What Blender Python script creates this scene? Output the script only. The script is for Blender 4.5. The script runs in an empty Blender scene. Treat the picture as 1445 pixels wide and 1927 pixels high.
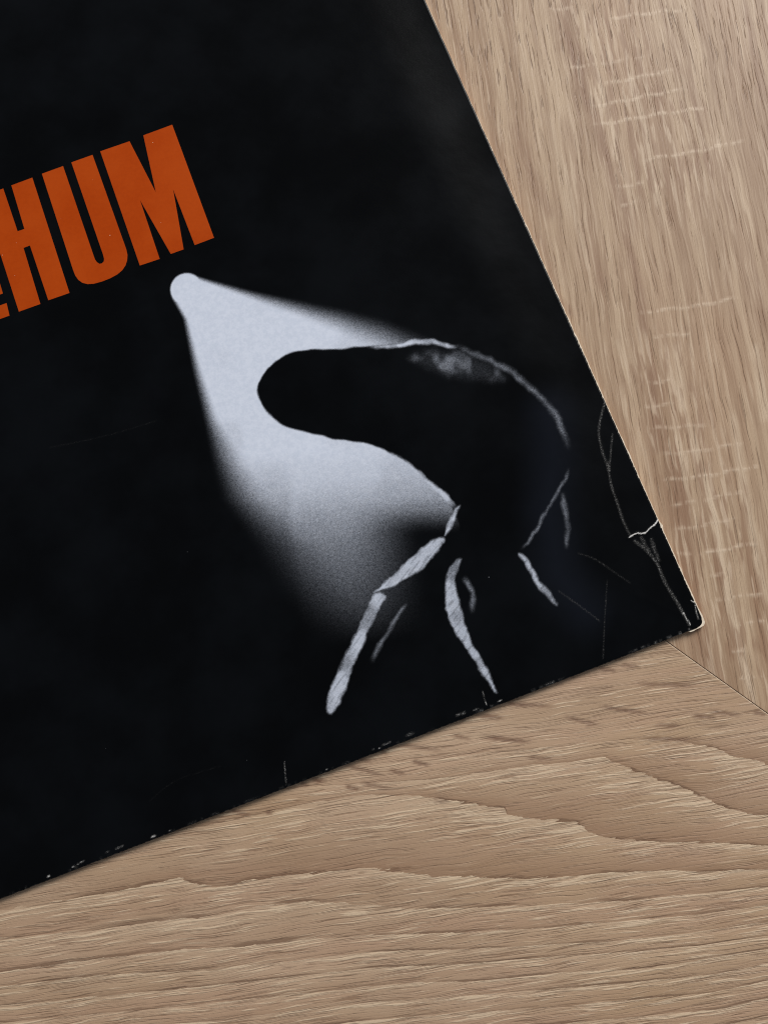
import bpy, bmesh, math, random
import numpy as np
from mathutils import Matrix, Vector

random.seed(7)
RNG = np.random.default_rng(11)
scene = bpy.context.scene
COL = scene.collection

# ------------------------------------------------------------------ camera
PW, PH, FPX = 1445.0, 1927.0, 1700.0          # size of the photograph and focal length in its pixels
CX, CY = PW / 2, PH / 2
TILT, ROLL, SPIN = (math.radians(a) for a in (-10.00, -2.99, 20.9))
H_TOP = 0.0023                                # height of the sleeve's face above the table
DIST = 0.270


def rot3(tx, ty, rz):
    a, b = math.cos(tx), math.sin(tx)
    c, d = math.cos(ty), math.sin(ty)
    e, f = math.cos(rz), math.sin(rz)
    return (np.array([[1, 0, 0], [0, a, -b], [0, b, a]]) @ np.array([[c, 0, d], [0, 1, 0], [-d, 0, c]])
            @ np.array([[e, -f, 0], [f, e, 0], [0, 0, 1]]))


RW = rot3(TILT, ROLL, SPIN)                   # world -> camera


def ray(x, y):
    return RW.T @ np.array([(x - CX) / FPX, -(y - CY) / FPX, -1.0])


CORNER_PX = (1328.0, 1175.5)
_dc = ray(CX, CY)
CAM_Z = H_TOP - DIST * _dc[2]
_dk = ray(*CORNER_PX)
CAM = np.array([0, 0, H_TOP]) - _dk * ((H_TOP - CAM_Z) / _dk[2])


def on_plane(x, y, z=0.0):
    """the place at height z that lies under this point of the photograph"""
    d = ray(x, y)
    return CAM + d * ((z - CAM[2]) / d[2])


def seen_at(P):
    """photograph coordinates of places (n,3)"""
    q = (np.asarray(P) - CAM) @ RW.T
    return CX + FPX * q[:, 0] / -q[:, 2], CY - FPX * q[:, 1] / -q[:, 2]


cam_data = bpy.data.cameras.new('camera')
cam = bpy.data.objects.new('camera', cam_data)
COL.objects.link(cam)
M = Matrix([list(r) for r in RW.T]).to_4x4()
M.translation = Vector(CAM)
cam.matrix_world = M
cam_data.sensor_fit = 'VERTICAL'
cam_data.sensor_height = 36.0
cam_data.lens = 36.0 * FPX / PH
cam_data.clip_start = 0.01
cam_data.clip_end = 50
cam_data.dof.use_dof = True
cam_data.dof.focus_distance = 0.268
cam_data.dof.aperture_fstop = 30.0
scene.camera = cam
scene.render.engine = 'CYCLES'
scene.cycles.use_denoising = False
scene.cycles.pixel_filter_type = 'BLACKMAN_HARRIS'
scene.cycles.filter_width = 1.1
scene.cycles.max_bounces = 6

# ------------------------------------------------------------------ light
scene.view_settings.view_transform = 'Standard'
scene.view_settings.look = 'None'
scene.view_settings.exposure = 0.0
scene.view_settings.gamma = 1.0
scene.view_settings.use_curve_mapping = False
world = bpy.data.worlds.new("World")
scene.world = world
world.use_nodes = True
world.node_tree.nodes['Background'].inputs[0].default_value = (0.86, 0.93, 1.0, 1)
world.node_tree.nodes['Background'].inputs[1].default_value = 0.24


def area_lamp(name, loc, target, sx, sy, power, color):
    ld = bpy.data.lights.new(name, 'AREA')
    ld.shape = 'RECTANGLE'
    ld.size, ld.size_y = sx, sy
    ld.energy = power
    ld.color = color
    o = bpy.data.objects.new(name, ld)
    COL.objects.link(o)
    o.location = loc
    o.rotation_euler = (Vector(target) - Vector(loc)).to_track_quat('-Z', 'Y').to_euler()
    return o


area_lamp('window_light', (2.15, 1.75, 1.75), (-0.06, 0.06, 0), 1.9, 1.5, 152.0, (1.0, 0.978, 0.935))


# ------------------------------------------------------------------ helpers
def link(o, parent=None):
    COL.objects.link(o)
    if parent is not None:
        o.parent = parent
    return o


def thing(name, label, cat):
    o = bpy.data.objects.new(name, None)
    o.empty_display_size = 0.03
    COL.objects.link(o)
    o['label'] = label
    o['category'] = cat
    return o


def grid_mesh(name, xs, ys, z_func, skirt=None):
    """tensor grid with numpy; z_func(X, Y) -> (X, Y, Z)"""
    nx, ny = len(xs), len(ys)
    X, Y = np.meshgrid(xs, ys)
    X, Y, Z = z_func(X.ravel(), Y.ravel())
    V = np.stack([X, Y, Z], 1)
    i = np.arange(nx * ny).reshape(ny, nx)
    Q = np.stack([i[:-1, :-1], i[:-1, 1:], i[1:, 1:], i[1:, :-1]], -1).reshape(-1, 4)
    if skirt is not None:
        ring = np.concatenate([i[0, :], i[1:, -1], i[-1, -2::-1], i[-2:0:-1, 0]])
        low = V[ring].copy()
        low[:, 2] -= skirt
        n0 = len(V)
        V = np.concatenate([V, low])
        k = np.arange(len(ring))
        k2 = (k + 1) % len(ring)
        S = np.stack([ring[k2], ring[k], n0 + k, n0 + k2], -1)
        Q = np.concatenate([Q, S])
    me = bpy.data.meshes.new(name)
    me.vertices.add(len(V))
    me.vertices.foreach_set('co', V.astype(np.float32).ravel())
    me.loops.add(len(Q) * 4)
    me.loops.foreach_set('vertex_index', Q.astype(np.int32).ravel())
    me.polygons.add(len(Q))
    me.polygons.foreach_set('loop_start', (np.arange(len(Q)) * 4).astype(np.int32))
    me.update(calc_edges=True)
    me.polygons.foreach_set('use_smooth', np.ones(len(Q), dtype=bool))
    me.validate()
    return me, V


def set_float(me, name, val):
    a = me.attributes.new(name, 'FLOAT', 'POINT')
    a.data.foreach_set('value', np.asarray(val, np.float32))


def sstep(e0, e1, x):
    t = np.clip((x - e0) / (e1 - e0), 0, 1)
    return t * t * (3 - 2 * t)


def noise1(n, knots, rng=RNG):
    k = rng.random(knots + 2)
    t = np.linspace(0, knots, n)
    i = np.floor(t).astype(int)
    f = t - i
    f = f * f * (3 - 2 * f)
    return k[i] * (1 - f) + k[i + 1] * f


def poly_dist(px, py, pts):
    """distance to a polyline and the place along it 0..1, only where near"""
    pts = np.asarray(pts, float)
    d = np.full(px.shape, 1e9)
    t_out = np.zeros(px.shape)
    seg = np.linalg.norm(np.diff(pts, axis=0), axis=1)
    L = seg.sum()
    acc = 0.0
    for a, b, s in zip(pts[:-1], pts[1:], seg):
        v = (b - a) / max(s, 1e-9)
        t = np.clip((px - a[0]) * v[0] + (py - a[1]) * v[1], 0, s)
        dd = np.hypot(px - a[0] - v[0] * t, py - a[1] - v[1] * t)
        m = dd < d
        d = np.where(m, dd, d)
        t_out = np.where(m, (acc + t) / L, t_out)
        acc += s
    return d, t_out


def stroke(px, py, pts, w0, w1, soft, fade=0.0, ragged=None):
    """soft stroke of half width w0 -> w1"""
    pts = np.asarray(pts, float)
    pad = max(w0, w1) + soft * 3
    m = ((px > pts[:, 0].min() - pad) & (px < pts[:, 0].max() + pad)
         & (py > pts[:, 1].min() - pad) & (py < pts[:, 1].max() + pad))
    out = np.zeros(px.shape)
    if not m.any():
        return out
    d, t = poly_dist(px[m], py[m], pts)
    w = w0 + (w1 - w0) * t
    if ragged is not None:
        w = w * ragged[m]
    v = 1 - sstep(w - soft * .5, w + soft, d)
    if fade > 0:
        v = v * sstep(0, fade, t) * sstep(0, fade, 1 - t)
    out[m] = v
    return out


_N2 = RNG.random((257, 257))


def noise2(x, y, size):
    u, v = np.abs(x) / size, np.abs(y) / size
    i, j = np.floor(u).astype(int), np.floor(v).astype(int)
    a, b = u - i, v - j
    a, b = a * a * (3 - 2 * a), b * b * (3 - 2 * b)
    i, j = i % 256, j % 256
    return ((_N2[i, j] * (1 - a) + _N2[i + 1, j] * a) * (1 - b)
            + (_N2[i, j + 1] * (1 - a) + _N2[i + 1, j + 1] * a) * b)


def catmull(pts, n=10, closed=True):
    P = [np.array(p, float) for p in pts]
    N = len(P)
    out = []
    for i in range(N if closed else N - 1):
        p0, p1, p2, p3 = (P[(i + k) % N] if closed else P[min(max(i + k, 0), N - 1)] for k in (-1, 0, 1, 2))
        for s in range(n):
            t = s / n
            out.append(.5 * ((2 * p1) + (-p0 + p2) * t + (2 * p0 - 5 * p1 + 4 * p2 - p3) * t ** 2
                             + (-p0 + 3 * p1 - 3 * p2 + p3) * t ** 3))
    if not closed:
        out.append(P[-1])
    return np.array(out)


def inside(px, py, poly):
    r = np.zeros(px.shape, bool)
    n = len(poly)
    for i in range(n):
        x0, y0 = poly[i]
        x1, y1 = poly[(i + 1) % n]
        if y0 == y1:
            continue
        c = ((y0 > py) != (y1 > py)) & (px < (x1 - x0) * (py - y0) / (y1 - y0) + x0)
        r ^= c
    return r


def poly_soft(px, py, poly, soft):
    """1 inside, 0 outside, soft edge"""
    poly = np.asarray(poly)
    m = ((px > poly[:, 0].min() - 3 * soft) & (px < poly[:, 0].max() + 3 * soft)
         & (py > poly[:, 1].min() - 3 * soft) & (py < poly[:, 1].max() + 3 * soft))
    out = np.zeros(px.shape)
    d, _ = poly_dist(px[m], py[m], np.vstack([poly, poly[:1]]))
    s = np.where(inside(px[m], py[m], poly), d, -d)
    out[m] = sstep(-soft, soft, s)
    return out


def lin(r, g, b):
    f = lambda c: (c / 255 / 12.92) if c <= 10 else ((c / 255 + .055) / 1.055) ** 2.4
    return (f(r), f(g), f(b), 1.0)


class Nodes:
    """short hand for building a node material"""

    def __init__(self, name):
        self.m = bpy.data.materials.new(name)
        self.m.use_nodes = True
        self.t = self.m.node_tree
        self.bsdf = self.t.nodes['Principled BSDF']

    def put(self, sock, v):
        if isinstance(v, bpy.types.NodeSocket):
            self.t.links.new(v, sock)
        else:
            sock.default_value = v

    def math(self, op, a, b=None, c=None, clamp=False):
        n = self.t.nodes.new('ShaderNodeMath')
        n.operation = op
        n.use_clamp = clamp
        for s, v in zip(n.inputs, (a, b, c)):
            if v is not None:
                self.put(s, v)
        return n.outputs[0]

    def attr(self, name):
        n = self.t.nodes.new('ShaderNodeAttribute')
        n.attribute_name = name
        return n.outputs['Fac']

    def coords(self):
        return self.t.nodes.new('ShaderNodeTexCoord').outputs['Object']

    def scale(self, v, s, off=(0, 0, 0)):
        n = self.t.nodes.new('ShaderNodeMapping')
        self.put(n.inputs['Vector'], v)
        n.inputs['Scale'].default_value = s
        n.inputs['Location'].default_value = off
        return n.outputs[0]

    def vadd(self, a, b):
        n = self.t.nodes.new('ShaderNodeVectorMath')
        n.operation = 'ADD'
        self.put(n.inputs[0], a)
        self.put(n.inputs[1], b)
        return n.outputs[0]

    def xyz(self, x, y, z):
        n = self.t.nodes.new('ShaderNodeCombineXYZ')
        for s, v in zip(n.inputs, (x, y, z)):
            self.put(s, v)
        return n.outputs[0]

    def sep(self, v):
        n = self.t.nodes.new('ShaderNodeSeparateXYZ')
        self.put(n.inputs[0], v)
        return n.outputs

    def noise(self, v, scale=1.0, detail=2.0, rough=.5, dist=0.0):
        n = self.t.nodes.new('ShaderNodeTexNoise')
        self.put(n.inputs['Vector'], v)
        n.inputs['Scale'].default_value = scale
        n.inputs['Detail'].default_value = detail
        n.inputs['Roughness'].default_value = rough
        n.inputs['Distortion'].default_value = dist
        return n.outputs['Fac']

    def ramp(self, v, a, b, lo=0.0, hi=1.0, smooth=True):
        n = self.t.nodes.new('ShaderNodeMapRange')
        n.interpolation_type = 'SMOOTHSTEP' if smooth else 'LINEAR'
        self.put(n.inputs['Value'], v)
        for k, x in zip(('From Min', 'From Max', 'To Min', 'To Max'), (a, b, lo, hi)):
            self.put(n.inputs[k], x)
        return n.outputs['Result']

    def mix(self, f, a, b, kind='MIX'):
        n = self.t.nodes.new('ShaderNodeMix')
        n.data_type = 'RGBA'
        n.blend_type = kind
        n.clamp_factor = True
        self.put(n.inputs[0], f)
        self.put(n.inputs[6], a)
        self.put(n.inputs[7], b)
        return n.outputs[2]

    def bump(self, h, strength, dist):
        n = self.t.nodes.new('ShaderNodeBump')
        n.inputs['Strength'].default_value = strength
        n.inputs['Distance'].default_value = dist
        self.put(n.inputs['Height'], h)
        self.t.links.new(n.outputs[0], self.bsdf.inputs['Normal'])

    def finish(self, color, rough, spec=.5):
        self.put(self.bsdf.inputs['Base Color'], color)
        self.put(self.bsdf.inputs['Roughness'], rough)
        self.put(self.bsdf.inputs['Specular IOR Level'], spec)
        return self.m


# ------------------------------------------------------------------ wood
def wood_lower():
    N = Nodes('oak_cathedral')
    p = N.coords()
    ring = N.attr('ring')
    strength = N.attr('ring_strength')
    slash = N.attr('ray_fleck')
    seam = N.attr('seam_distance')
    # slow waviness across the grain, so that fibres are never ruler straight
    w1 = N.math('SUBTRACT', N.noise(N.scale(p, (28, 70, 0)), 1, 2), .5)
    w2 = N.math('SUBTRACT', N.noise(N.scale(p, (110, 260, 0)), 1, 2), .5)
    wav = N.math('ADD', N.math('MULTIPLY', w1, .0026), N.math('MULTIPLY', w2, .0006))
    q = N.vadd(p, N.xyz(0.0, wav, 0.0))
    jag = N.math('SUBTRACT', N.noise(N.scale(q, (130, 900, 0)), 1, 3, .65), .5)
    r2 = N.math('ADD', ring, N.math('MULTIPLY', jag, .22))
    low = N.attr('straight_zone')
    f = N.math('FRACT', r2)
    early = N.math('MULTIPLY', N.ramp(f, .05, .75, 1, 0), strength)        # pale porous wood below each edge
    late = N.math('MULTIPLY', N.math('MULTIPLY', N.math('POWER', f, 1.7), strength), N.math('SUBTRACT', 1.0, N.math('MULTIPLY', low, .55)))
    line = N.math('MULTIPLY', N.ramp(f, N.math('SUBTRACT', .93, N.math('MULTIPLY', low, .08)), N.math('SUBTRACT', .99, N.math('MULTIPLY', low, .04))), strength)
    fib = N.noise(N.scale(q, (62, 1350, 0)), 1, 3, .6)
    fib2 = N.noise(N.scale(q, (60, 2100, 0), (3, 7, 0)), 1, 2, .6)
    clump = N.noise(N.scale(q, (30, 190, 0), (11, 2, 0)), 1, 2)
    tone = N.noise(N.scale(q, (9, 60, 0), (1, 5, 0)), 1, 3, .6)
    warm = N.noise(N.scale(p, (12, 16, 0), (8, 2, 0)), 1, 2)
    col = N.mix(N.ramp(tone, .3, .72), lin(174, 146, 120), lin(195, 168, 142))
    col = N.mix(N.ramp(warm, .35, .7, 0, .55), col, lin(178, 148, 114))
    pink = N.noise(N.scale(p, (16, 110, 0), (5, 9, 0)), 1, 3, .6)
    col = N.mix(N.ramp(pink, .40, .68, 0, .7), col, lin(181, 149, 124))
    col = N.mix(N.math('MULTIPLY', late, .74), col, lin(140, 108, 84))
    pale_zone = N.math('MULTIPLY', N.ramp(f, .0, .42, 1, 0), strength)
    pale_zone = N.math('MULTIPLY', pale_zone, N.ramp(N.noise(N.scale(q, (14, 120, 0), (2, 2, 0)), 1, 2), .3, .6, .25, 1))
    col = N.mix(N.math('MULTIPLY', pale_zone, N.math('SUBTRACT', .58, N.math('MULTIPLY', low, .2))), col, lin(200, 176, 149))
    hair = N.noise(N.scale(q, (22, 980, 0), (6, 17, 0)), 1, 2, .5)
    hair = N.ramp(N.math('ABSOLUTE', N.math('SUBTRACT', hair, .5)), .006, .030, 1, 0)
    hair = N.math('MULTIPLY', hair, N.ramp(N.noise(N.scale(q, (45, 240, 0), (1, 19, 0)), 1, 2), .36, .54))
    hair = N.math('MULTIPLY', hair, N.ramp(late, .2, .6, 1, .35))
    # pale raised fibres, thicker on the early wood
    thr = N.math('SUBTRACT', N.math('SUBTRACT', .66, N.math('MULTIPLY', early, .09)), N.math('MULTIPLY', clump, .17))
    fleck = N.ramp(fib, thr, N.math('ADD', thr, .11))
    fleck = N.math('MULTIPLY', fleck, N.ramp(late, .15, .7, 1, .25))
    col = N.mix(N.math('MULTIPLY', fleck, .74), col, lin(214, 191, 163))
    # thin dark pores beside them
    pore = N.ramp(fib, .41, .31)
    pore2 = N.ramp(fib2, .44, .32)
    pore = N.math('MAXIMUM', pore, N.math('MULTIPLY', pore2, .6))
    col = N.mix(N.math('MULTIPLY', pore, .42), col, lin(124, 92, 70))
    col = N.mix(N.math('MULTIPLY', hair, .52), col, lin(114, 83, 62))
    lb = N.math('MULTIPLY', line, N.ramp(N.noise(N.scale(q, (34, 260, 0)), 1, 2), .42, .58))
    col = N.mix(N.math('MULTIPLY', lb, .62), col, lin(100, 72, 54))
    sl = N.math('MULTIPLY', slash, N.ramp(fib2, .3, .55, .7, 1))
    col = N.mix(N.math('MULTIPLY', sl, .92), col, lin(110, 79, 62))
    fine = N.noise(N.scale(p, (2500, 4200, 0)), 1, 2, .6)
    col = N.mix(N.ramp(fine, .3, .7, .0, .16), col, lin(120, 95, 76))
    # pale worn arris along the mitre, its highlight painted into the colour
    ed = N.ramp(seam, .00008, .0003, 1, 0)
    col = N.mix(N.math('MULTIPLY', ed, .7), col, lin(224, 200, 174))
    h = N.math('SUBTRACT', N.math('MULTIPLY', fleck, .6), N.math('MULTIPLY', pore, .9))
    h = N.math('SUBTRACT', h, N.math('MULTIPLY', N.math('ADD', N.math('ADD', sl, lb), hair), .6))
    h = N.math('ADD', h, N.math('MULTIPLY', fib, .8))
    N.bump(h, .62, .00015)
    return N.finish(col, N.ramp(fib, .3, .7, .55, .43), .35)


def wood_upper():
    N = Nodes('oak_sawn')
    p = N.coords()
    dark = N.attr('dark_streak')
    pale = N.attr('pale_streak')
    saw = N.attr('saw_mark')
    rough_area = N.attr('short_pores')
    seam = N.attr('seam_distance')
    w1 = N.math('SUBTRACT', N.noise(N.scale(p, (20, 60, 0)), 1, 2), .5)
    w2 = N.math('SUBTRACT', N.noise(N.scale(p, (120, 220, 0)), 1, 2), .5)
    q = N.vadd(p, N.xyz(0.0, N.math('ADD', N.math('MULTIPLY', w1, .0032), N.math('MULTIPLY', w2, .0007)), 0.0))
    band = N.noise(N.scale(q, (8, 260, 0), (2, 3, 0)), 1, 3, .6)
    fib = N.noise(N.scale(q, (48, 900, 0), (5, 1, 0)), 1, 3, .55)
    fib2 = N.noise(N.scale(q, (70, 2000, 0), (9, 4, 0)), 1, 2, .6)
    warm = N.noise(N.scale(p, (10, 26, 0), (4, 9, 0)), 1, 2)
    patch = N.noise(N.scale(p, (25, 130, 0), (14, 3, 0)), 1, 2)
    col = N.mix(N.ramp(band, .32, .68), lin(148, 119, 94), lin(186, 161, 134))
    col = N.mix(N.ramp(warm, .4, .7, 0, .5), col, lin(166, 133, 106))
    col = N.mix(N.math('MULTIPLY', dark, N.ramp(fib, .25, .6, .95, .6)), col, lin(132, 98, 77))
    fleck = N.ramp(fib, .52, .66)
    fleck = N.math('MULTIPLY', fleck, N.ramp(patch, .32, .6, .25, 1))
    col = N.mix(N.math('MULTIPLY', fleck, .60), col, lin(200, 177, 152))
    pl = N.math('MULTIPLY', pale, N.ramp(fib2, .3, .6, .35, 1))
    col = N.mix(N.math('MULTIPLY', pl, .75), col, lin(208, 187, 162))
    pore = N.ramp(fib, .42, .32)
    col = N.mix(N.math('MULTIPLY', pore, .5), col, lin(124, 94, 72))
    col = N.mix(N.ramp(fib2, .46, .34, 0, .35), col, lin(124, 94, 72))
    zone = N.attr('sawn_zone')
    blk = N.ramp(N.noise(N.scale(q, (75, 420, 0), (21, 3, 0)), 1, 2, .5), .50, .60)
    col = N.mix(N.math('MULTIPLY', N.math('MULTIPLY', blk, zone), .55), col, lin(140, 107, 84))
    blp = N.ramp(N.noise(N.scale(q, (60, 620, 0), (2, 31, 0)), 1, 2, .5), .56, .64)
    col = N.mix(N.math('MULTIPLY', N.math('MULTIPLY', blp, zone), .5), col, lin(208, 186, 162))
    dash = N.math('MULTIPLY', N.ramp(N.noise(N.scale(q, (75, 820, 0), (1, 13, 0)), 1, 2, .55), .40, .32), rough_area)
    col = N.mix(N.math('MULTIPLY', dash, .7), col, lin(108, 80, 60))
    sw = N.math('MULTIPLY', saw, N.ramp(N.noise(N.scale(q, (60, 700, 0), (7, 7, 0)), 1, 3, .7), .38, .58))
    col = N.mix(N.math('MULTIPLY', sw, .75), col, lin(214, 193, 170))
    fine = N.noise(N.scale(p, (1800, 3600, 0)), 1, 2, .6)
    col = N.mix(N.ramp(fine, .3, .7, .0, .16), col, lin(124, 98, 80))
    ed = N.ramp(seam, .0, .00025, 1, 0)
    col = N.mix(N.math('MULTIPLY', ed, .5), col, lin(84, 60, 46))
    h = N.math('SUBTRACT', N.math('MULTIPLY', fib, 1.0), N.math('MULTIPLY', N.math('MAXIMUM', pore, dash), .7))
    h = N.math('ADD', h, N.math('MULTIPLY', N.math('ADD', sw, fib2), .35))
    N.bump(h, .7, .00016)
    return N.finish(col, .5, .35)


SEAM_A, SEAM_B = (1252, 1206), (1445, 1344)
sa, sb = on_plane(*SEAM_A)[:2], on_plane(*SEAM_B)[:2]
seam_dir = (sb - sa) / np.linalg.norm(sb - sa)
seam_nrm = np.array([-seam_dir[1], seam_dir[0]])       # towards the upper right board

table = thing('table_top', 'pale oak table top with a mitred joint, lying under the black record sleeve', 'table')


def board(name, label, grain_px, side, z, gap, mat, paint, x_ext, y_ext, fine):
    """a mitred board: local x runs along the grain.  side=+1 upper right of the mitre"""
    a, b = on_plane(*grain_px[0])[:2], on_plane(*grain_px[1])[:2]
    ang = math.atan2(b[1] - a[1], b[0] - a[0])
    org = on_plane(*((1000, 1500) if side < 0 else (1200, 600)))
    ca, sn = math.cos(ang), math.sin(ang)

    def axis(lo, hi, f0, f1, s):
        return np.concatenate([np.arange(lo, f0, .006), np.arange(f0, f1, s), np.arange(f1, hi, .006)])
    xs = axis(*x_ext, fine[0], fine[1], fine[4])
    ys = axis(*y_ext, fine[2], fine[3], fine[4])
    me, V = grid_mesh(name, xs, ys, lambda X, Y: (X, Y, np.zeros_like(X)))
    bm = bmesh.new()
    bm.from_mesh(me)
    # cut along the mitre (seam given in the board's own frame)
    def to_local(P):
        d = np.asarray(P) - org[:2]
        return np.array([d[0] * ca + d[1] * sn, -d[0] * sn + d[1] * ca])
    off = seam_nrm * gap * side
    c = to_local(sa + off)
    nn = np.array([seam_nrm[0] * ca + seam_nrm[1] * sn, -seam_nrm[0] * sn + seam_nrm[1] * ca]) * side
    bmesh.ops.bisect_plane(bm, geom=bm.verts[:] + bm.edges[:] + bm.faces[:], plane_co=(c[0], c[1], 0),
                           plane_no=(nn[0], nn[1], 0), clear_inner=True, dist=1e-7)
    be = [e for e in bm.edges if e.is_boundary]
    r = bmesh.ops.extrude_edge_only(bm, edges=be)
    low = [v for v in r['geom'] if isinstance(v, bmesh.types.BMVert)]
    bmesh.ops.translate(bm, verts=low, vec=(0, 0, -.018))
    for fc in bm.faces:
        fc.smooth = False
    bm.normal_update()
    bm.to_mesh(me)
    bm.free()
    n = len(me.vertices)
    co = np.empty(n * 3, np.float32)
    me.vertices.foreach_get('co', co)
    co = co.reshape(-1, 3).astype(float)
    W = np.stack([org[0] + co[:, 0] * ca - co[:, 1] * sn, org[1] + co[:, 0] * sn + co[:, 1] * ca, np.full(n, z)], 1)
    px, py = seen_at(W)
    set_float(me, 'seam_distance', ((W[:, :2] - (sa + off)) @ seam_nrm) * side)
    paint(me, px, py)
    o = link(bpy.data.objects.new(name, me), table)
    o.location = (org[0], org[1], z)
    o.rotation_euler = (0, 0, ang)
    me.materials.append(mat)
    o['label'] = label
    return o


# the growth-ring edges of the lower board, read as curves over the board
RINGS = [
    [(0, 1470), (700, 1440), (1138, 1395), (1250, 1390), (1339, 1405), (1380, 1423), (1422, 1431), (1445, 1441), (1700, 1540)],
    [(0, 1530), (600, 1480), (800, 1468), (1000, 1440), (1138, 1424), (1179, 1444), (1267, 1475), (1319, 1500), (1360, 1518), (1401, 1531), (1445, 1537), (1700, 1560)],
    [(0, 1620), (300, 1570), (600, 1508), (700, 1494), (800, 1497), (880, 1511), (950, 1521), (953, 1534), (1009, 1541), (1082, 1546), (1107, 1566), (1149, 1579), (1216, 1583), (1319, 1586), (1445, 1591), (1700, 1600)],
    [(0, 1715), (250, 1672), (340, 1652), (362, 1662), (407, 1670), (533, 1648), (700, 1636), (762, 1642), (819, 1650), (947, 1654), (1050, 1653), (1138, 1642), (1267, 1638), (1319, 1641), (1445, 1635), (1700, 1620)],
    [(0, 1764), (160, 1754), (271, 1737), (412, 1723), (484, 1706), (572, 1696), (700, 1703), (767, 1711), (855, 1709), (989, 1704), (1112, 1699), (1190, 1694), (1293, 1684), (1370, 1676), (1445, 1668), (1700, 1640)],
    [(0, 1830), (194, 1803), (339, 1788), (460, 1781), (581, 1767), (700, 1760), (829, 1756), (958, 1751), (1035, 1746), (1112, 1738), (1216, 1730), (1319, 1720), (1445, 1704), (1700, 1670)],
    [(0, 1856), (194, 1834), (329, 1829), (412, 1822), (557, 1808), (700, 1791), (829, 1787), (932, 1784), (1061, 1776), (1164, 1771), (1293, 1756), (1445, 1735), (1700, 1695)],
    [(0, 1893), (329, 1862), (700, 1821), (829, 1816), (906, 1812), (1035, 1800), (1164, 1792), (1319, 1779), (1445, 1761), (1700, 1715)],
    [(0, 1925), (329, 1895), (700, 1856), (782, 1849), (906, 1846), (1061, 1830), (1216, 1823), (1345, 1802), (1445, 1785), (1700, 1735)],
    [(0, 1958), (329, 1927), (700, 1886), (1061, 1860), (1345, 1834), (1445, 1812), (1700, 1760)],
]
_z6 = lambda *s: [((500 + a * .346, 1300 + b * .346), (500 + c * .346, 1300 + d * .346)) for a, b, c, d in s]
_z4 = lambda *s: [((900 + a * .377, 1100 + b * .377), (900 + c * .377, 1100 + d * .377)) for a, b, c, d in s]
_z5 = lambda *s: [((a * .4844, 1350 + b * .4844), (c * .4844, 1350 + d * .4844)) for a, b, c, d in s]
FLECKS = (_z6((490, 365, 580, 390), (235, 465, 340, 495), (180, 495, 240, 520), (410, 400, 660, 470), (600, 322, 670, 345),
              (690, 290, 990, 335), (420, 518, 520, 540), (500, 497, 700, 545), (780, 380, 910, 410), (660, 425, 770, 460),
              (1130, 130, 1300, 155), (1000, 235, 1130, 265), (1140, 245, 1440, 280), (1290, 65, 1445, 90), (0, 655, 40, 670),
              (900, 600, 1010, 600), (1040, 150, 1090, 160))
          + _z4((120, 595, 400, 615), (410, 655, 620, 705), (590, 420, 700, 435), (750, 495, 1130, 510), (580, 605, 870, 645),
                (0, 650, 140, 670), (0, 760, 290, 790), (230, 860, 390, 870), (870, 700, 1020, 700), (1050, 655, 1200, 665),
                (1130, 630, 1330, 660), (1360, 640, 1445, 655), (780, 770, 1150, 770), (700, 400, 820, 410))
          + _z5((880, 355, 985, 385), (1030, 366, 1060, 375), (1210, 238, 1260, 250)))


def paint_lower(me, px, py):
    ys = np.array([np.interp(px, [p[0] for p in r], [p[1] for p in r]) for r in RINGS])
    phi = np.zeros(px.shape)
    phi = np.where(py < ys[0], 1.0 - np.clip((ys[0] - py) / 70.0, 0, None), phi)
    for k in range(len(RINGS) - 1):
        m = (py >= ys[k]) & (py < ys[k + 1])
        phi = np.where(m, k + 1 + (py - ys[k]) / np.maximum(ys[k + 1] - ys[k], 2), phi)
    phi = np.where(py >= ys[-1], len(RINGS) + (py - ys[-1]) / 33.0, phi)
    set_float(me, 'ring', phi + 20)
    s = sstep(1380, 1440, py + (px - 1000) * .05) * sstep(300, 900, px + (py - 1500) * 4.0)
    s = np.maximum(s, sstep(1610, 1670, py + 0 * px))
    set_float(me, 'ring_strength', s)
    set_float(me, 'straight_zone', sstep(1640, 1700, py))
    v = np.zeros(px.shape)
    for a, b in FLECKS:
        bow = ((a[0] + b[0]) / 2, (a[1] + b[1]) / 2 + random.uniform(-2, 2))
        v = np.maximum(v, stroke(px, py, [a, bow, b], 3.4, 1.6, 3.0, .3) * random.uniform(.7, 1))
    set_float(me, 'ray_fleck', v)


SAW = [(1036, 20, 1075, 14), (1140, 34, 1290, 18), (1058, 130, 1225, 104), (1130, 158, 1272, 132), (1105, 201, 1300, 166), (1108, 236, 1335, 200),
       (1200, 305, 1405, 264), (1150, 352, 1215, 344), (1165, 385, 1200, 380), (1196, 592, 1395, 560), (1225, 636, 1300, 626),
       (1214, 723, 1262, 715), (1210, 768, 1270, 759), (1218, 808, 1334, 797), (1240, 857, 1408, 833), (1240, 906, 1438, 877),
       (1254, 952, 1408, 923), (1264, 998, 1390, 974), (1272, 1043, 1300, 1039), (1311, 1042, 1430, 1022), (1328, 1082, 1362, 1078), (1340, 1130, 1440, 1116),
       (1383, 1178, 1445, 1166), (1366, 1228, 1400, 1222), (1388, 1280, 1440, 1270)]


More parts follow.
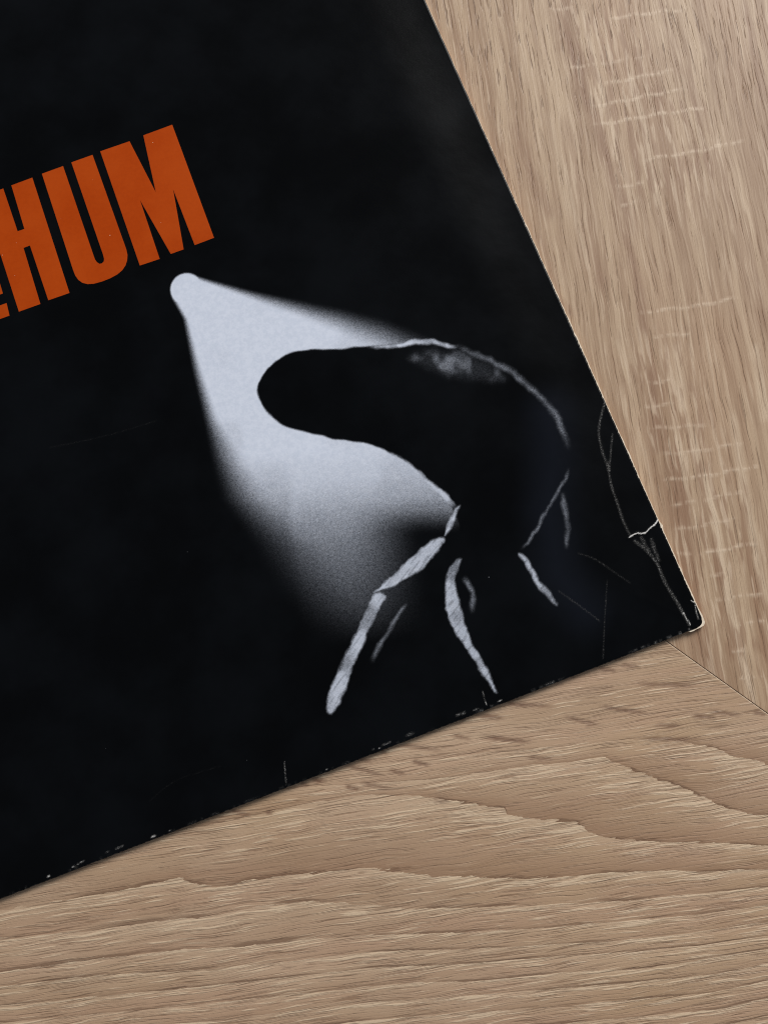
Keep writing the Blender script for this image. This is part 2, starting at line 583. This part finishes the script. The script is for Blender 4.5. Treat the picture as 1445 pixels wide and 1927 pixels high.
def paint_upper(me, px, py):
    v = np.zeros(px.shape)
    for x0, y0, x1, y1 in SAW:
        mid = ((x0 + x1) / 2, (y0 + y1) / 2 + 1)
        v = np.maximum(v, random.uniform(.6, 1) * stroke(px, py + 1.6 * np.sin(px * .11 + y0) + 1.2 * np.sin(px * .037), [(x0, y0), mid, (x1, y1)], 1.4, 1.4, 4.0, .12))
    set_float(me, 'saw_mark', v)
    d = np.zeros(px.shape)
    for pts, w, k in (([(1052, -20), (1062, 60), (1085, 120), (1100, 180), (1118, 215), (1150, 330), (1180, 400), (1196, 470)], 13, .9),
                      ([(1060, 200), (1085, 330), (1110, 460), (1140, 560)], 12, .55),
                      ([(1150, 380), (1185, 470), (1205, 560), (1212, 640)], 9, .8),
                      ([(1225, 690), (1236, 860)], 8, .9), ([(1262, 830), (1285, 960), (1300, 1100), (1330, 1290)], 20, .65),
                      ([(1300, 780), (1330, 1000)], 10, .4), ([(1345, 1010), (1375, 1180), (1410, 1300)], 10, .5),
                      ([(1010, 430), (1045, 560), (1080, 600)], 9, .6), ([(1330, 260), (1390, 420), (1440, 640)], 16, .45),
                      ([(1240, -10), (1280, 130), (1330, 230)], 10, .45), ([(1395, 0), (1440, 200)], 9, .55),
                      ([(960, 220), (1000, 330), (1040, 420)], 13, .55), ([(1310, 1180), (1360, 1330)], 18, .6)):
        d = np.maximum(d, k * stroke(px, py, pts, w * .5, w * .8, w, .1))
    set_float(me, 'dark_streak', d)
    z = np.maximum(stroke(px, py, [(1120, 60), (1180, 180), (1260, 300)], 60, 90, 60), stroke(px, py, [(1235, 690), (1310, 900), (1370, 1100), (1420, 1260)], 50, 80, 60))
    set_float(me, 'sawn_zone', z)
    p = np.zeros(px.shape)
    for pts, w, k in (([(1293, 775), (1315, 874), (1339, 949), (1361, 1074), (1402, 1260), (1420, 1340)], 6, .9),
                      ([(1092, 0), (1125, 150), (1165, 290), (1190, 380)], 4, .7), ([(1180, 120), (1215, 250), (1240, 400)], 5, .8),
                      ([(1205, 210), (1225, 310)], 4, .7), ([(1270, 640), (1285, 780)], 8, .6), ([(1375, 760), (1410, 980), (1445, 1150)], 7, .7),
                      ([(1320, 860), (1350, 1000), (1372, 1150), (1400, 1200)], 4, .6), ([(1060, 300), (1080, 400), (1110, 520)], 4, .6),
                      ([(1420, 640), (1440, 800)], 8, .7), ([(1140, 200), (1165, 310)], 4, .6), ([(1250, 640), (1268, 800), (1300, 960)], 3, .6),
                      ([(1330, 880), (1380, 1160)], 3, .5), ([(1030, 200), (1075, 420)], 5, .35)):
        p = np.maximum(p, k * stroke(px, py, pts, w * .6, w, w, .1))
    set_float(me, 'pale_streak', p)
    set_float(me, 'short_pores', sstep(420, 120, py + (px - 900) * .25) * .9 + .1)


board('board', 'oak board with arched grain running across, below the mitre', ((300, 1780), (1400, 1618)), -1, 0.0, .00006, wood_lower(), paint_lower,
      (-.40, .30), (-.24, .30), (-.185, .10, -.085, .055, .0006))
board('board', 'oak board with saw marks, right of the mitre', ((1060, 340), (1290, 1790)), +1, -.00014, .00016, wood_upper(), paint_upper,
      (-.30, .32), (-.22, .42), (-.13, .135, -.06, .075, .0006))


# ------------------------------------------------------------------ record sleeve
SIZE = 0.315
sleeve = thing('record_sleeve', 'worn black vinyl record sleeve with orange capital letters and a pale light print', 'record sleeve')


def letter_mat():
    N = Nodes('orange_ink')
    p = N.coords()
    n = N.noise(p, 900, 4, .7)
    s = N.noise(p, 45, 3, .6)
    col = N.mix(N.ramp(n, .3, .7, .0, .5), lin(168, 61, 2), lin(156, 54, 1))
    col = N.mix(N.ramp(s, .35, .65, 0, .3), col, lin(186, 78, 18))
    sp = N.ramp(N.noise(p, 1300, 1, .5), .80, .84)
    col = N.mix(sp, col, lin(226, 190, 160))
    return N.finish(col, .42, .12)


def cover_mat():
    N = Nodes('laminated_print')
    p = N.coords()
    pr = N.attr('print_tone')
    wear = N.attr('wear')
    navy = N.attr('print_navy')
    # film grain of the printed photograph
    g1 = N.math('SUBTRACT', N.noise(p, 2600, 2, .7), .5)
    g2 = N.math('SUBTRACT', N.noise(p, 1300, 1, .6, 1.0), .5)
    g = N.math('ADD', N.math('MULTIPLY', g1, .85), N.math('MULTIPLY', g2, .45))
    mid = N.math('MULTIPLY', pr, N.math('SUBTRACT', 1.03, pr))
    t = N.math('ADD', pr, N.math('MULTIPLY', N.math('MULTIPLY', g, mid), 2.6), clamp=True)
    blot = N.noise(p, 26, 4, .6)
    black = N.mix(N.ramp(blot, .35, .7), (.0013, .0015, .0020, 1), (.0028, .0034, .0046, 1))
    black = N.mix(navy, black, (.0085, .0105, .0170, 1))
    white = N.mix(N.ramp(N.noise(p, 700, 3, .7), .35, .65), lin(199, 206, 222), lin(208, 214, 229))
    t2 = N.math('POWER', t, 1.6)
    col = N.mix(t2, black, white)
    # tiny scuffs and dust in the lamination
    v = N.t.nodes.new('ShaderNodeTexVoronoi')
    v.inputs['Scale'].default_value = 62
    v.inputs['Randomness'].default_value = 1
    N.put(v.inputs['Vector'], N.vadd(p, N.scale(p, (1, 1, 0))))
    keep = N.ramp(N.noise(p, 20, 2, .6), .52, .60)
    size = N.math('MULTIPLY', N.noise(p, 90, 1), .028)
    dust = N.math('MULTIPLY', N.ramp(v.outputs['Distance'], size, N.math('ADD', size, .006), 1, 0), keep)
    hair = N.noise(N.vadd(N.scale(p, (120, 1500, 0)), N.xyz(N.noise(p, 30, 2), N.math('MULTIPLY', N.noise(p, 14, 2), 26), 0.0)), 1, 1)
    hair = N.math('MULTIPLY', N.ramp(hair, .73, .78), N.ramp(N.noise(p, 12, 2), .50, .62))
    scuff = N.math('ADD', N.math('MULTIPLY', dust, .20), N.math('MULTIPLY', hair, .0), clamp=True)
    scuff = N.math('MULTIPLY', scuff, N.math('SUBTRACT', 1.0, t2, clamp=True))
    col = N.mix(scuff, col, lin(190, 192, 200))
    brk = N.noise(N.scale(p, (1, 1, 0)), 2200, 3, .8)
    w = N.math('MULTIPLY', wear, N.ramp(brk, N.ramp(wear, .3, 1, .48, .2), N.ramp(wear, .3, 1, .66, .45), .10, 1.0), clamp=True)
    col = N.mix(w, col, lin(214, 212, 210))
    h = N.math('ADD', N.math('MULTIPLY', N.noise(p, 420, 3, .6), .5), N.math('MULTIPLY', N.noise(p, 55, 2), 1.6))
    N.bump(h, .10, .0004)
    return N.finish(col, N.math('ADD', N.ramp(blot, .3, .7, .24, .30), N.math('MULTIPLY', w, .4)), .07)


def card_mat(name, c0, c1):
    N = Nodes(name)
    p = N.coords()
    col = N.mix(N.ramp(N.noise(p, 900, 3, .7), .3, .7), c0, c1)
    N.bump(N.noise(p, 2500, 3, .7), .4, .0002)
    return N.finish(col, .85, .2)


M_COVER, M_INK = cover_mat(), letter_mat()
M_CARD = card_mat('bare_card', lin(232, 219, 201), lin(214, 197, 176))
M_BACK = card_mat('black_card', (.006, .006, .008, 1), (.012, .012, .014, 1))

# creases of the worn corner, as they run over the cover
CREASES = [
    ([(1140, 750), (1130, 785), (1126, 815), (1133, 850), (1143, 880), (1150, 915), (1162, 950), (1172, 980), (1186, 1010)], 1.7, 3.0, .30),
    ([(1152, 815), (1149, 845), (1146, 885)], 1.2, 2.5, .28),
    ([(1142, 868), (1145, 880), (1146, 888)], 2.2, 3, .45),
    ([(1181, 1012), (1190, 1007), (1198, 1003), (1205, 1004), (1214, 1002), (1222, 994), (1233, 985), (1240, 972)], 1.6, 1.4, 1.0),
    ([(1190, 1015), (1215, 1035), (1235, 1060), (1250, 1095), (1265, 1120), (1277, 1140), (1290, 1165), (1299, 1178)], 2.2, 3.6, .36),
    ([(1205, 1010), (1213, 1026), (1222, 1040)], 2.5, 5, .26),
    ([(1224, 1012), (1231, 1035), (1240, 1058)], 2.5, 5, .26),
    ([(1284, 1152), (1292, 1166), (1299, 1178)], 1.6, 1.6, .75),
    ([(1299, 1130), (1305, 1133), (1311, 1131)], .9, 1.3, .9),
    ([(1307, 1133), (1309, 1150), (1314, 1166)], 1.5, 2.0, .6),
    ([(535, 1432), (537, 1455), (539, 1478)], .9, 1.2, .5),
    ([(907, 1300), (912, 1316), (916, 1328)], .9, 1.2, .7),
    ([(1085, 1040), (1120, 1053), (1160, 1080), (1187, 1098)], .9, 1.6, .13),
    ([(1048, 1110), (1090, 1140), (1130, 1170)], .9, 1.8, .16),
    ([(1142, 1090), (1137, 1170), (1134, 1242)], .9, 1.6, .11),
    ([(90, 843), (200, 820), (300, 790)], .8, 1.6, .025),
    ([(280, 1510), (330, 1470), (420, 1440)], .6, 1.4, .025),
]
CHIPS = [(92, 1649, 3, 1.0), (139, 1631, 2, .8), (147, 1626, 2.5, .9), (155, 1622, 2, .8), (203, 1603, 2, .35), (222, 1596, 3, .6),
         (229, 1593, 2, .5), (289, 1574, 3, .9), (320, 1563, 2, .5), (615, 1448, 2, .6), (714, 1408, 2, .8), (724, 1401, 2.5, .6),
         (732, 1397, 3, .6), (702, 1410, 2, .4), (862, 1345, 3, .5), (872, 1342, 3, .6), (895, 1335, 2, .5), (940, 1319, 1.8, .9), (771, 1382, 3, .3)]


def paint_cover(px, py, U, Vv):
    # ---- pale beam of the print
    xl = np.interp(py, [500, 560, 600, 700, 790, 860, 940, 1030, 1150, 1250], [318, 326, 349, 372, 398, 428, 466, 545, 610, 660])
    sl = np.interp(py, [500, 590, 700, 790, 900, 1050], [5, 6, 12, 18, 48, 85])
    yt = np.interp(px, [300, 352, 385, 480, 560, 640, 720, 900], [560, 516, 527, 557, 580, 604, 634, 720])
    st = np.interp(px, [330, 390, 480, 600, 720, 850], [4, 6, 12, 24, 42, 55])
    glow = sstep(0, 1, .5 + (px - xl) / (2 * sl)) * sstep(0, 1, .5 + (py - yt) / (2 * st))
    fall = np.interp(py + .10 * (px - 620) - 30 * sstep(546, 564, px + 10 * np.sin((py - 880) / 60.0)) * sstep(800, 1000, py),
                     [840, 890, 940, 990, 1050, 1110, 1190], [1, .90, .66, .47, .33, .20, 0])  # tone step: shading of a fold in the cover, painted into the print
    glow *= fall
    d0 = np.hypot(px - 352, py - 545)
    disc = 1 - sstep(29, 33, d0)
    glow = np.maximum(glow * (1 - sstep(1500, 1501, d0)), disc)
    glow *= 1 - sstep(640, 800, px + (1000 - py) * .2) * sstep(930, 1010, py)
    # ---- plain dark crescent standing in front of it
    cres = catmull([(486, 738), (503, 694), (553, 664), (640, 656), (745, 648), (850, 648), (950, 690), (1040, 780), (1080, 900),
                    (1050, 1030), (960, 1120), (880, 1090), (868, 1020), (855, 962), (812, 912), (762, 868), (700, 838), (630, 826), (560, 810), (506, 779)], 8)
    jx, jy = 5 * (noise2(px, py, 22) - .5), 5 * (noise2(px, py, 19) - .5)
    c = poly_soft(px + jx + 2 * (noise2(px, py, 7) - .5), py + jy, cres, 2.2)
    glow = glow * (1 - c)
    glow = glow * (1 - sstep(850, 880, px) * sstep(640, 660, py))
    # ---- plain pale brush strokes, ragged like dry ink
    n_a, n_b, n_c = noise2(px, py, 13), noise2(px, py, 31), noise2(px, py, 6)
    wx = px + 4 * (n_b - .5) + 3 * (n_a - .5) + 2.5 * (n_c - .5)
    wy = py + 6 * (noise2(px, py, 29) - .5) + 4 * (noise2(px, py, 12) - .5)
    rag = .55 + .9 * noise2(px, py, 47)
    for pts, w0, w1, sf, k, fd in (
            ([(690, 655), (730, 650), (775, 645), (820, 645), (868, 654)], 3, 2.4, 4, .95, .16),
            ([(850, 650), (920, 678), (990, 722), (1045, 782), (1072, 850)], 2.5, 1.2, 9, .42, .15),
            ([(690, 838), (740, 858), (790, 892), (835, 932), (858, 962)], 2, 5, 4, .93, .12),
            ([(772, 1128), (735, 1180), (694, 1252)], 1.6, 1.2, 6, .42, .2),
            ([(872, 1080), (888, 1120), (884, 1160)], 2.5, 1, 8, .45, .25),
            ([(1072, 876), (1046, 932), (1004, 1004), (978, 1036)], 1.6, 1.2, 5, .40, .12),
            ([(1056, 922), (1065, 970), (1066, 1040)], 3, .8, 7, .36, .18)):
        m = stroke(wx, wy, catmull(pts, 6, False), w0, w1, sf, fd, rag)
        glow = np.maximum(glow, k * m * (.72 + .28 * sstep(.3, .6, n_a)))
    grain_dir = noise2(px * .8 + py * .6 + 300, (py * .8 - px * .6) * .16 + 400, 3.2)
    for pts, sf, k in (([(864, 950), (852, 986), (838, 1012), (846, 972)], 2.5, .92),
                       ([(838, 1018), (812, 1046), (790, 1072), (740, 1102), (704, 1114), (716, 1104), (752, 1068), (806, 1022)], 2.5, .90),
                       ([(700, 1120), (726, 1124), (712, 1152), (690, 1196), (664, 1252), (650, 1300), (624, 1342), (616, 1318), (636, 1262), (668, 1196)], 3, .86),
                       ([(848, 1062), (868, 1050), (856, 1090), (862, 1132), (884, 1196), (912, 1254), (936, 1306), (904, 1264), (868, 1206), (842, 1160), (838, 1106)], 2.5, .86),
                       ([(976, 1042), (990, 1050), (1012, 1086), (1030, 1108), (1050, 1140), (1026, 1122), (1002, 1088)], 2.5, .84)):
        m = poly_soft(wx, wy, catmull(pts, 4), sf + .8)
        glow = np.maximum(glow, k * m * (1 - .22 * sstep(.5, .85, grain_dir)) * (1 - .35 * sstep(.4, .8, noise2(px, py, 43))))
    # dimly lit upper flank of the plain form, and drifting smoke beside the beam
    flank = poly_soft(wx, wy, catmull([(770, 668), (840, 660), (905, 676), (950, 712), (900, 716), (820, 700)], 6), 14)
    glow = np.maximum(glow, flank * (.10 + .30 * sstep(.35, .75, n_b * .6 + n_a * .4)))
    n_w = noise2(px + 40 * n_b, py, 75)
    glow *= 1 - .08 * sstep(.4, .8, n_w) * sstep(500, 620, py) * (glow > .5)
    navy = (.55 * stroke(px, py, [(1035, 780), (1040, 880), (1030, 960), (1050, 1080), (1100, 1150)], 22, 16, 60)
            )
    # ---- wear
    wear = np.zeros(px.shape)
    nw = .35 + 1.1 * noise2(px, py, 9)
    for pts, w, s, k in CREASES:
        pts = catmull(pts, 6, False)
        wear = np.maximum(wear, (k if k > .7 else k * .85) * stroke(px, py, pts, w * .65, w * .65, s * .75, .04, nw))
    for x, y, r, k in CHIPS:
        al, ac = (px - x) * .931 - (py - y) * .365, (px - x) * .365 + (py - y) * .931
        wear = np.maximum(wear, .8 * k * (1 - sstep(r * .3, r * 1.3, np.hypot(al * random.uniform(.3, .9), ac * random.uniform(1.0, 1.7)))))
    # rubbed lower edge, patchy
    n = noise1(4000, 330)
    n2 = noise1(4000, 60)
    ii = np.clip((-U / SIZE * 3999).astype(int), 0, 3999)
    edge = (1 - sstep(.0002, .0011, Vv)) * sstep(.45, .8, n[ii]) * sstep(.3, .7, n2[ii])
    wear = np.maximum(wear, edge * (.08 + .38 * sstep(780, 900, px) * sstep(1325, 1280, px)))
    return np.clip(glow, 0, 1), np.clip(wear, 0, 1), np.clip(navy, 0, 1)


def cover_shape(U, Vv):
    """rounded corner, ragged edge, edges that close down, creased and bent corner"""
    X, Y = U.copy(), Vv.copy()
    r = .0030
    m = (X > -r) & (Y < r)
    a, b = (X[m] + r) / r, (r - Y[m]) / r
    k = np.sqrt(np.maximum(0, 1 - .5 * b * b)), np.sqrt(np.maximum(0, 1 - .5 * a * a))
    mixk = .75
    X[m] = -r + r * (a * (1 - mixk) + a * k[0] * mixk)
    Y[m] = r - r * (b * (1 - mixk) + b * k[1] * mixk)
    n = noise1(6000, 700) ** 3
    e = sstep(-.0008, 0, U) * (X > -.0008)
    X -= e * .00022 * n[np.clip((Vv / SIZE * 5999).astype(int), 0, 5999)]
    nb = noise1(6000, 500) ** 3
    Y += (1 - sstep(0, .0008, Vv)) * .00012 * nb[np.clip((-U / SIZE * 5999).astype(int), 0, 5999)]
    de = np.minimum(np.minimum(-U, SIZE + U), np.minimum(Vv, SIZE - Vv))
    Z = H_TOP - .0009 * (1 - sstep(0, .022, de)) - .00016 * (1 - sstep(0, .0006, de)) ** 2
    W = np.stack([X, Y, Z], 1)
    px, py = seen_at(W)
    near = (px > 1050) & (px < 1400) & (py > 700) & (py < 1260)
    dz = np.zeros(px.shape)
    for pts, w, s, k in CREASES[:10]:
        pts = catmull(pts, 4, False)
        dz[near] += .00008 * min(1, k * 1.8) * stroke(px[near], py[near], pts, w * .6, w * .6, 5.0)
    flap = inside(px, py, np.array([(1140, 750), (1128, 800), (1133, 850), (1150, 915), (1186, 1010), (1235, 1060), (1265, 1120), (1299, 1178), (1340, 1180), (1330, 1120), (1160, 740)]))
    d, _ = poly_dist(px[near], py[near], CREASES[0][0] + CREASES[4][0])
    df = np.zeros(px.shape)
    df[near] = d
    dz -= flap * np.minimum(df, 60) * .0000012
    return X, Y, Z + dz


f = .00030
us = np.concatenate([np.arange(-SIZE, -.226, .002), np.arange(-.226, -.0012, f), np.linspace(-.0012, 0, 9)])
vs = np.concatenate([np.linspace(0, .0012, 9)[:-1], np.arange(.0012, .170, f), np.arange(.170, SIZE - .002, .002), [SIZE]])
UU, VV = np.meshgrid(us, vs)
me, CV = grid_mesh('front_cover', us, vs, cover_shape, skirt=.0005)
cpx, cpy = seen_at(CV)
nsk = len(CV) - UU.size
gl, we, nv = paint_cover(cpx, cpy, np.concatenate([UU.ravel(), np.full(nsk, -.1)]), np.concatenate([VV.ravel(), np.full(nsk, .1)]))
gl[UU.size:] = 0
set_float(me, 'print_tone', gl)
set_float(me, 'wear', we)
set_float(me, 'print_navy', nv)
me.materials.append(M_COVER)
front = link(bpy.data.objects.new('front_cover', me), sleeve)


def slab(name, outline, z0, z1, mat, parent):
    bm = bmesh.new()
    lo = [bm.verts.new((x, y, z0)) for x, y in outline]
    hi = [bm.verts.new((x, y, z1)) for x, y in outline]
    n = len(outline)
    bm.faces.new(hi)
    bm.faces.new(lo[::-1])
    for i in range(n):
        j = (i + 1) % n
        bm.faces.new((lo[i], lo[j], hi[j], hi[i]))
    bmesh.ops.triangulate(bm, faces=[x for x in bm.faces if len(x.verts) > 4], ngon_method='EAR_CLIP')
    bmesh.ops.recalc_face_normals(bm, faces=bm.faces[:])
    me = bpy.data.meshes.new(name)
    bm.to_mesh(me)
    bm.free()
    me.materials.append(mat)
    return link(bpy.data.objects.new(name, me), parent)


slab('back_cover', [(-SIZE, .0006), (-.0026, .0006), (-.0020, .0016), (-.0020, SIZE), (-SIZE, SIZE)], .0001, .0007, M_BACK, sleeve)
slab('spine', [(-SIZE - .0002, 0), (-SIZE + .0004, 0), (-SIZE + .0004, SIZE), (-SIZE - .0002, SIZE)], .0001, .0022, M_BACK, sleeve)
slab('bottom_fold', [(-SIZE + .0006, .00015), (-.004, .00015), (-.004, .0006), (-SIZE + .0006, .0006)], .0008, .0013, M_BACK, sleeve)

# bare card showing along the worn opening edge and round the bumped corner
nn_ = 420
w_n, w_l = noise1(nn_, 150), noise1(nn_, 24)
inner = [(-.0056, .0012), (-.0048, .0014), (-.0040, .0017), (-.0034, .0019), (-.0029, .0021), (-.0026, .0023), (-.0024, .0026)]
outer = [(-.0054, .00030), (-.0047, -.00036), (-.0038, -.00046), (-.0028, -.00030), (-.0016, -.00026), (-.0003, -.00002), (.00034, .0007)]
for i, v in enumerate(np.linspace(.0028, SIZE - .001, nn_)):
    base = np.interp(v, [0, .006, .012, .034, .08, .13, .18, .315], [.00070, .00055, .00040, .00030, .00026, .00020, .00006, .00004])
    w = base * (.35 + .9 * w_n[i]) * (.5 + w_l[i])
    w += .0005 * math.exp(-((v - .0310) / .0009) ** 2)
    inner.append((-.0022, v))
    outer.append((w, v))
n_ = len(inner)
Z0, Z1 = .00006, .00108
verts = [(x, y, Z1) for x, y in inner] + [(x, y, Z1) for x, y in outer] + [(x, y, Z0) for x, y in inner] + [(x, y, Z0) for x, y in outer]
faces = []
for i in range(n_ - 1):
    faces += [(i, i + n_, i + n_ + 1, i + 1), (i + n_, i + 3 * n_, i + 3 * n_ + 1, i + n_ + 1),
              (i + 1, i + 2 * n_ + 1, i + 2 * n_, i), (i + 2 * n_, i + 2 * n_ + 1, i + 3 * n_ + 1, i + 3 * n_)]
faces += [(0, 2 * n_, 3 * n_, n_), (n_ - 1, 2 * n_ - 1, 4 * n_ - 1, 3 * n_ - 1)]
cme = bpy.data.meshes.new('card_core')
cme.from_pydata(verts, [], faces)
cme.materials.append(M_CARD)
link(bpy.data.objects.new('card_core', cme), sleeve)

# ------------------------------------------------------------------ printed title
ZS = 500 / 1445
LETTERS = {
    'H': [(-97, 490), (20, 447), (98, 680), (135, 667), (64, 430), (178, 388), (380, 1015), (265, 1055), (165, 757), (130, 770), (222, 1075), (105, 1117)],
    'U': [(230, 367), (345, 325), (512, 815), (519, 834), (529, 848), (543, 857), (556, 854), (566, 844), (568, 830), (562, 806), (390, 305), (505, 264),
          (688, 776), (695, 808), (693, 838), (684, 866), (666, 892), (640, 914), (600, 936), (556, 953), (512, 965), (478, 967), (450, 960), (428, 944), (411, 920), (398, 886)],
    'M': [(547, 245), (706, 190), (849, 468), (781, 158), (938, 100), (1165, 715), (1060, 755), (943, 452), (1000, 778), (930, 803), (763, 510), (870, 830), (762, 866)],
    'D': [(-120, 1000), (0, 957), (18, 1018), (-100, 1060)],
}


def print_shape(name, pts):
    P = [on_plane(x * ZS, 200 + y * ZS, H_TOP + .00003) for x, y in pts]
    bm = bmesh.new()
    vv = [bm.verts.new(p) for p in P]
    bm.faces.new(vv)
    bmesh.ops.triangulate(bm, faces=bm.faces[:], ngon_method='EAR_CLIP')
    bmesh.ops.recalc_face_normals(bm, faces=bm.faces[:])
    if bm.faces[0].normal.z < 0:
        bmesh.ops.reverse_faces(bm, faces=bm.faces[:])
    me = bpy.data.meshes.new(name)
    bm.to_mesh(me)
    bm.free()
    me.materials.append(M_INK)
    return link(bpy.data.objects.new(name, me), front)


for k in ('H', 'U', 'M', 'D'):
    o = print_shape('printed_letter', LETTERS[k])
    o['label'] = {'H': 'orange letter H', 'U': 'orange letter U', 'M': 'orange letter M', 'D': 'corner of a small orange letter at the picture edge'}[k]
o = print_shape('printed_underline', [(-260, 1178), (38, 1070), (54, 1138), (-240, 1246)])
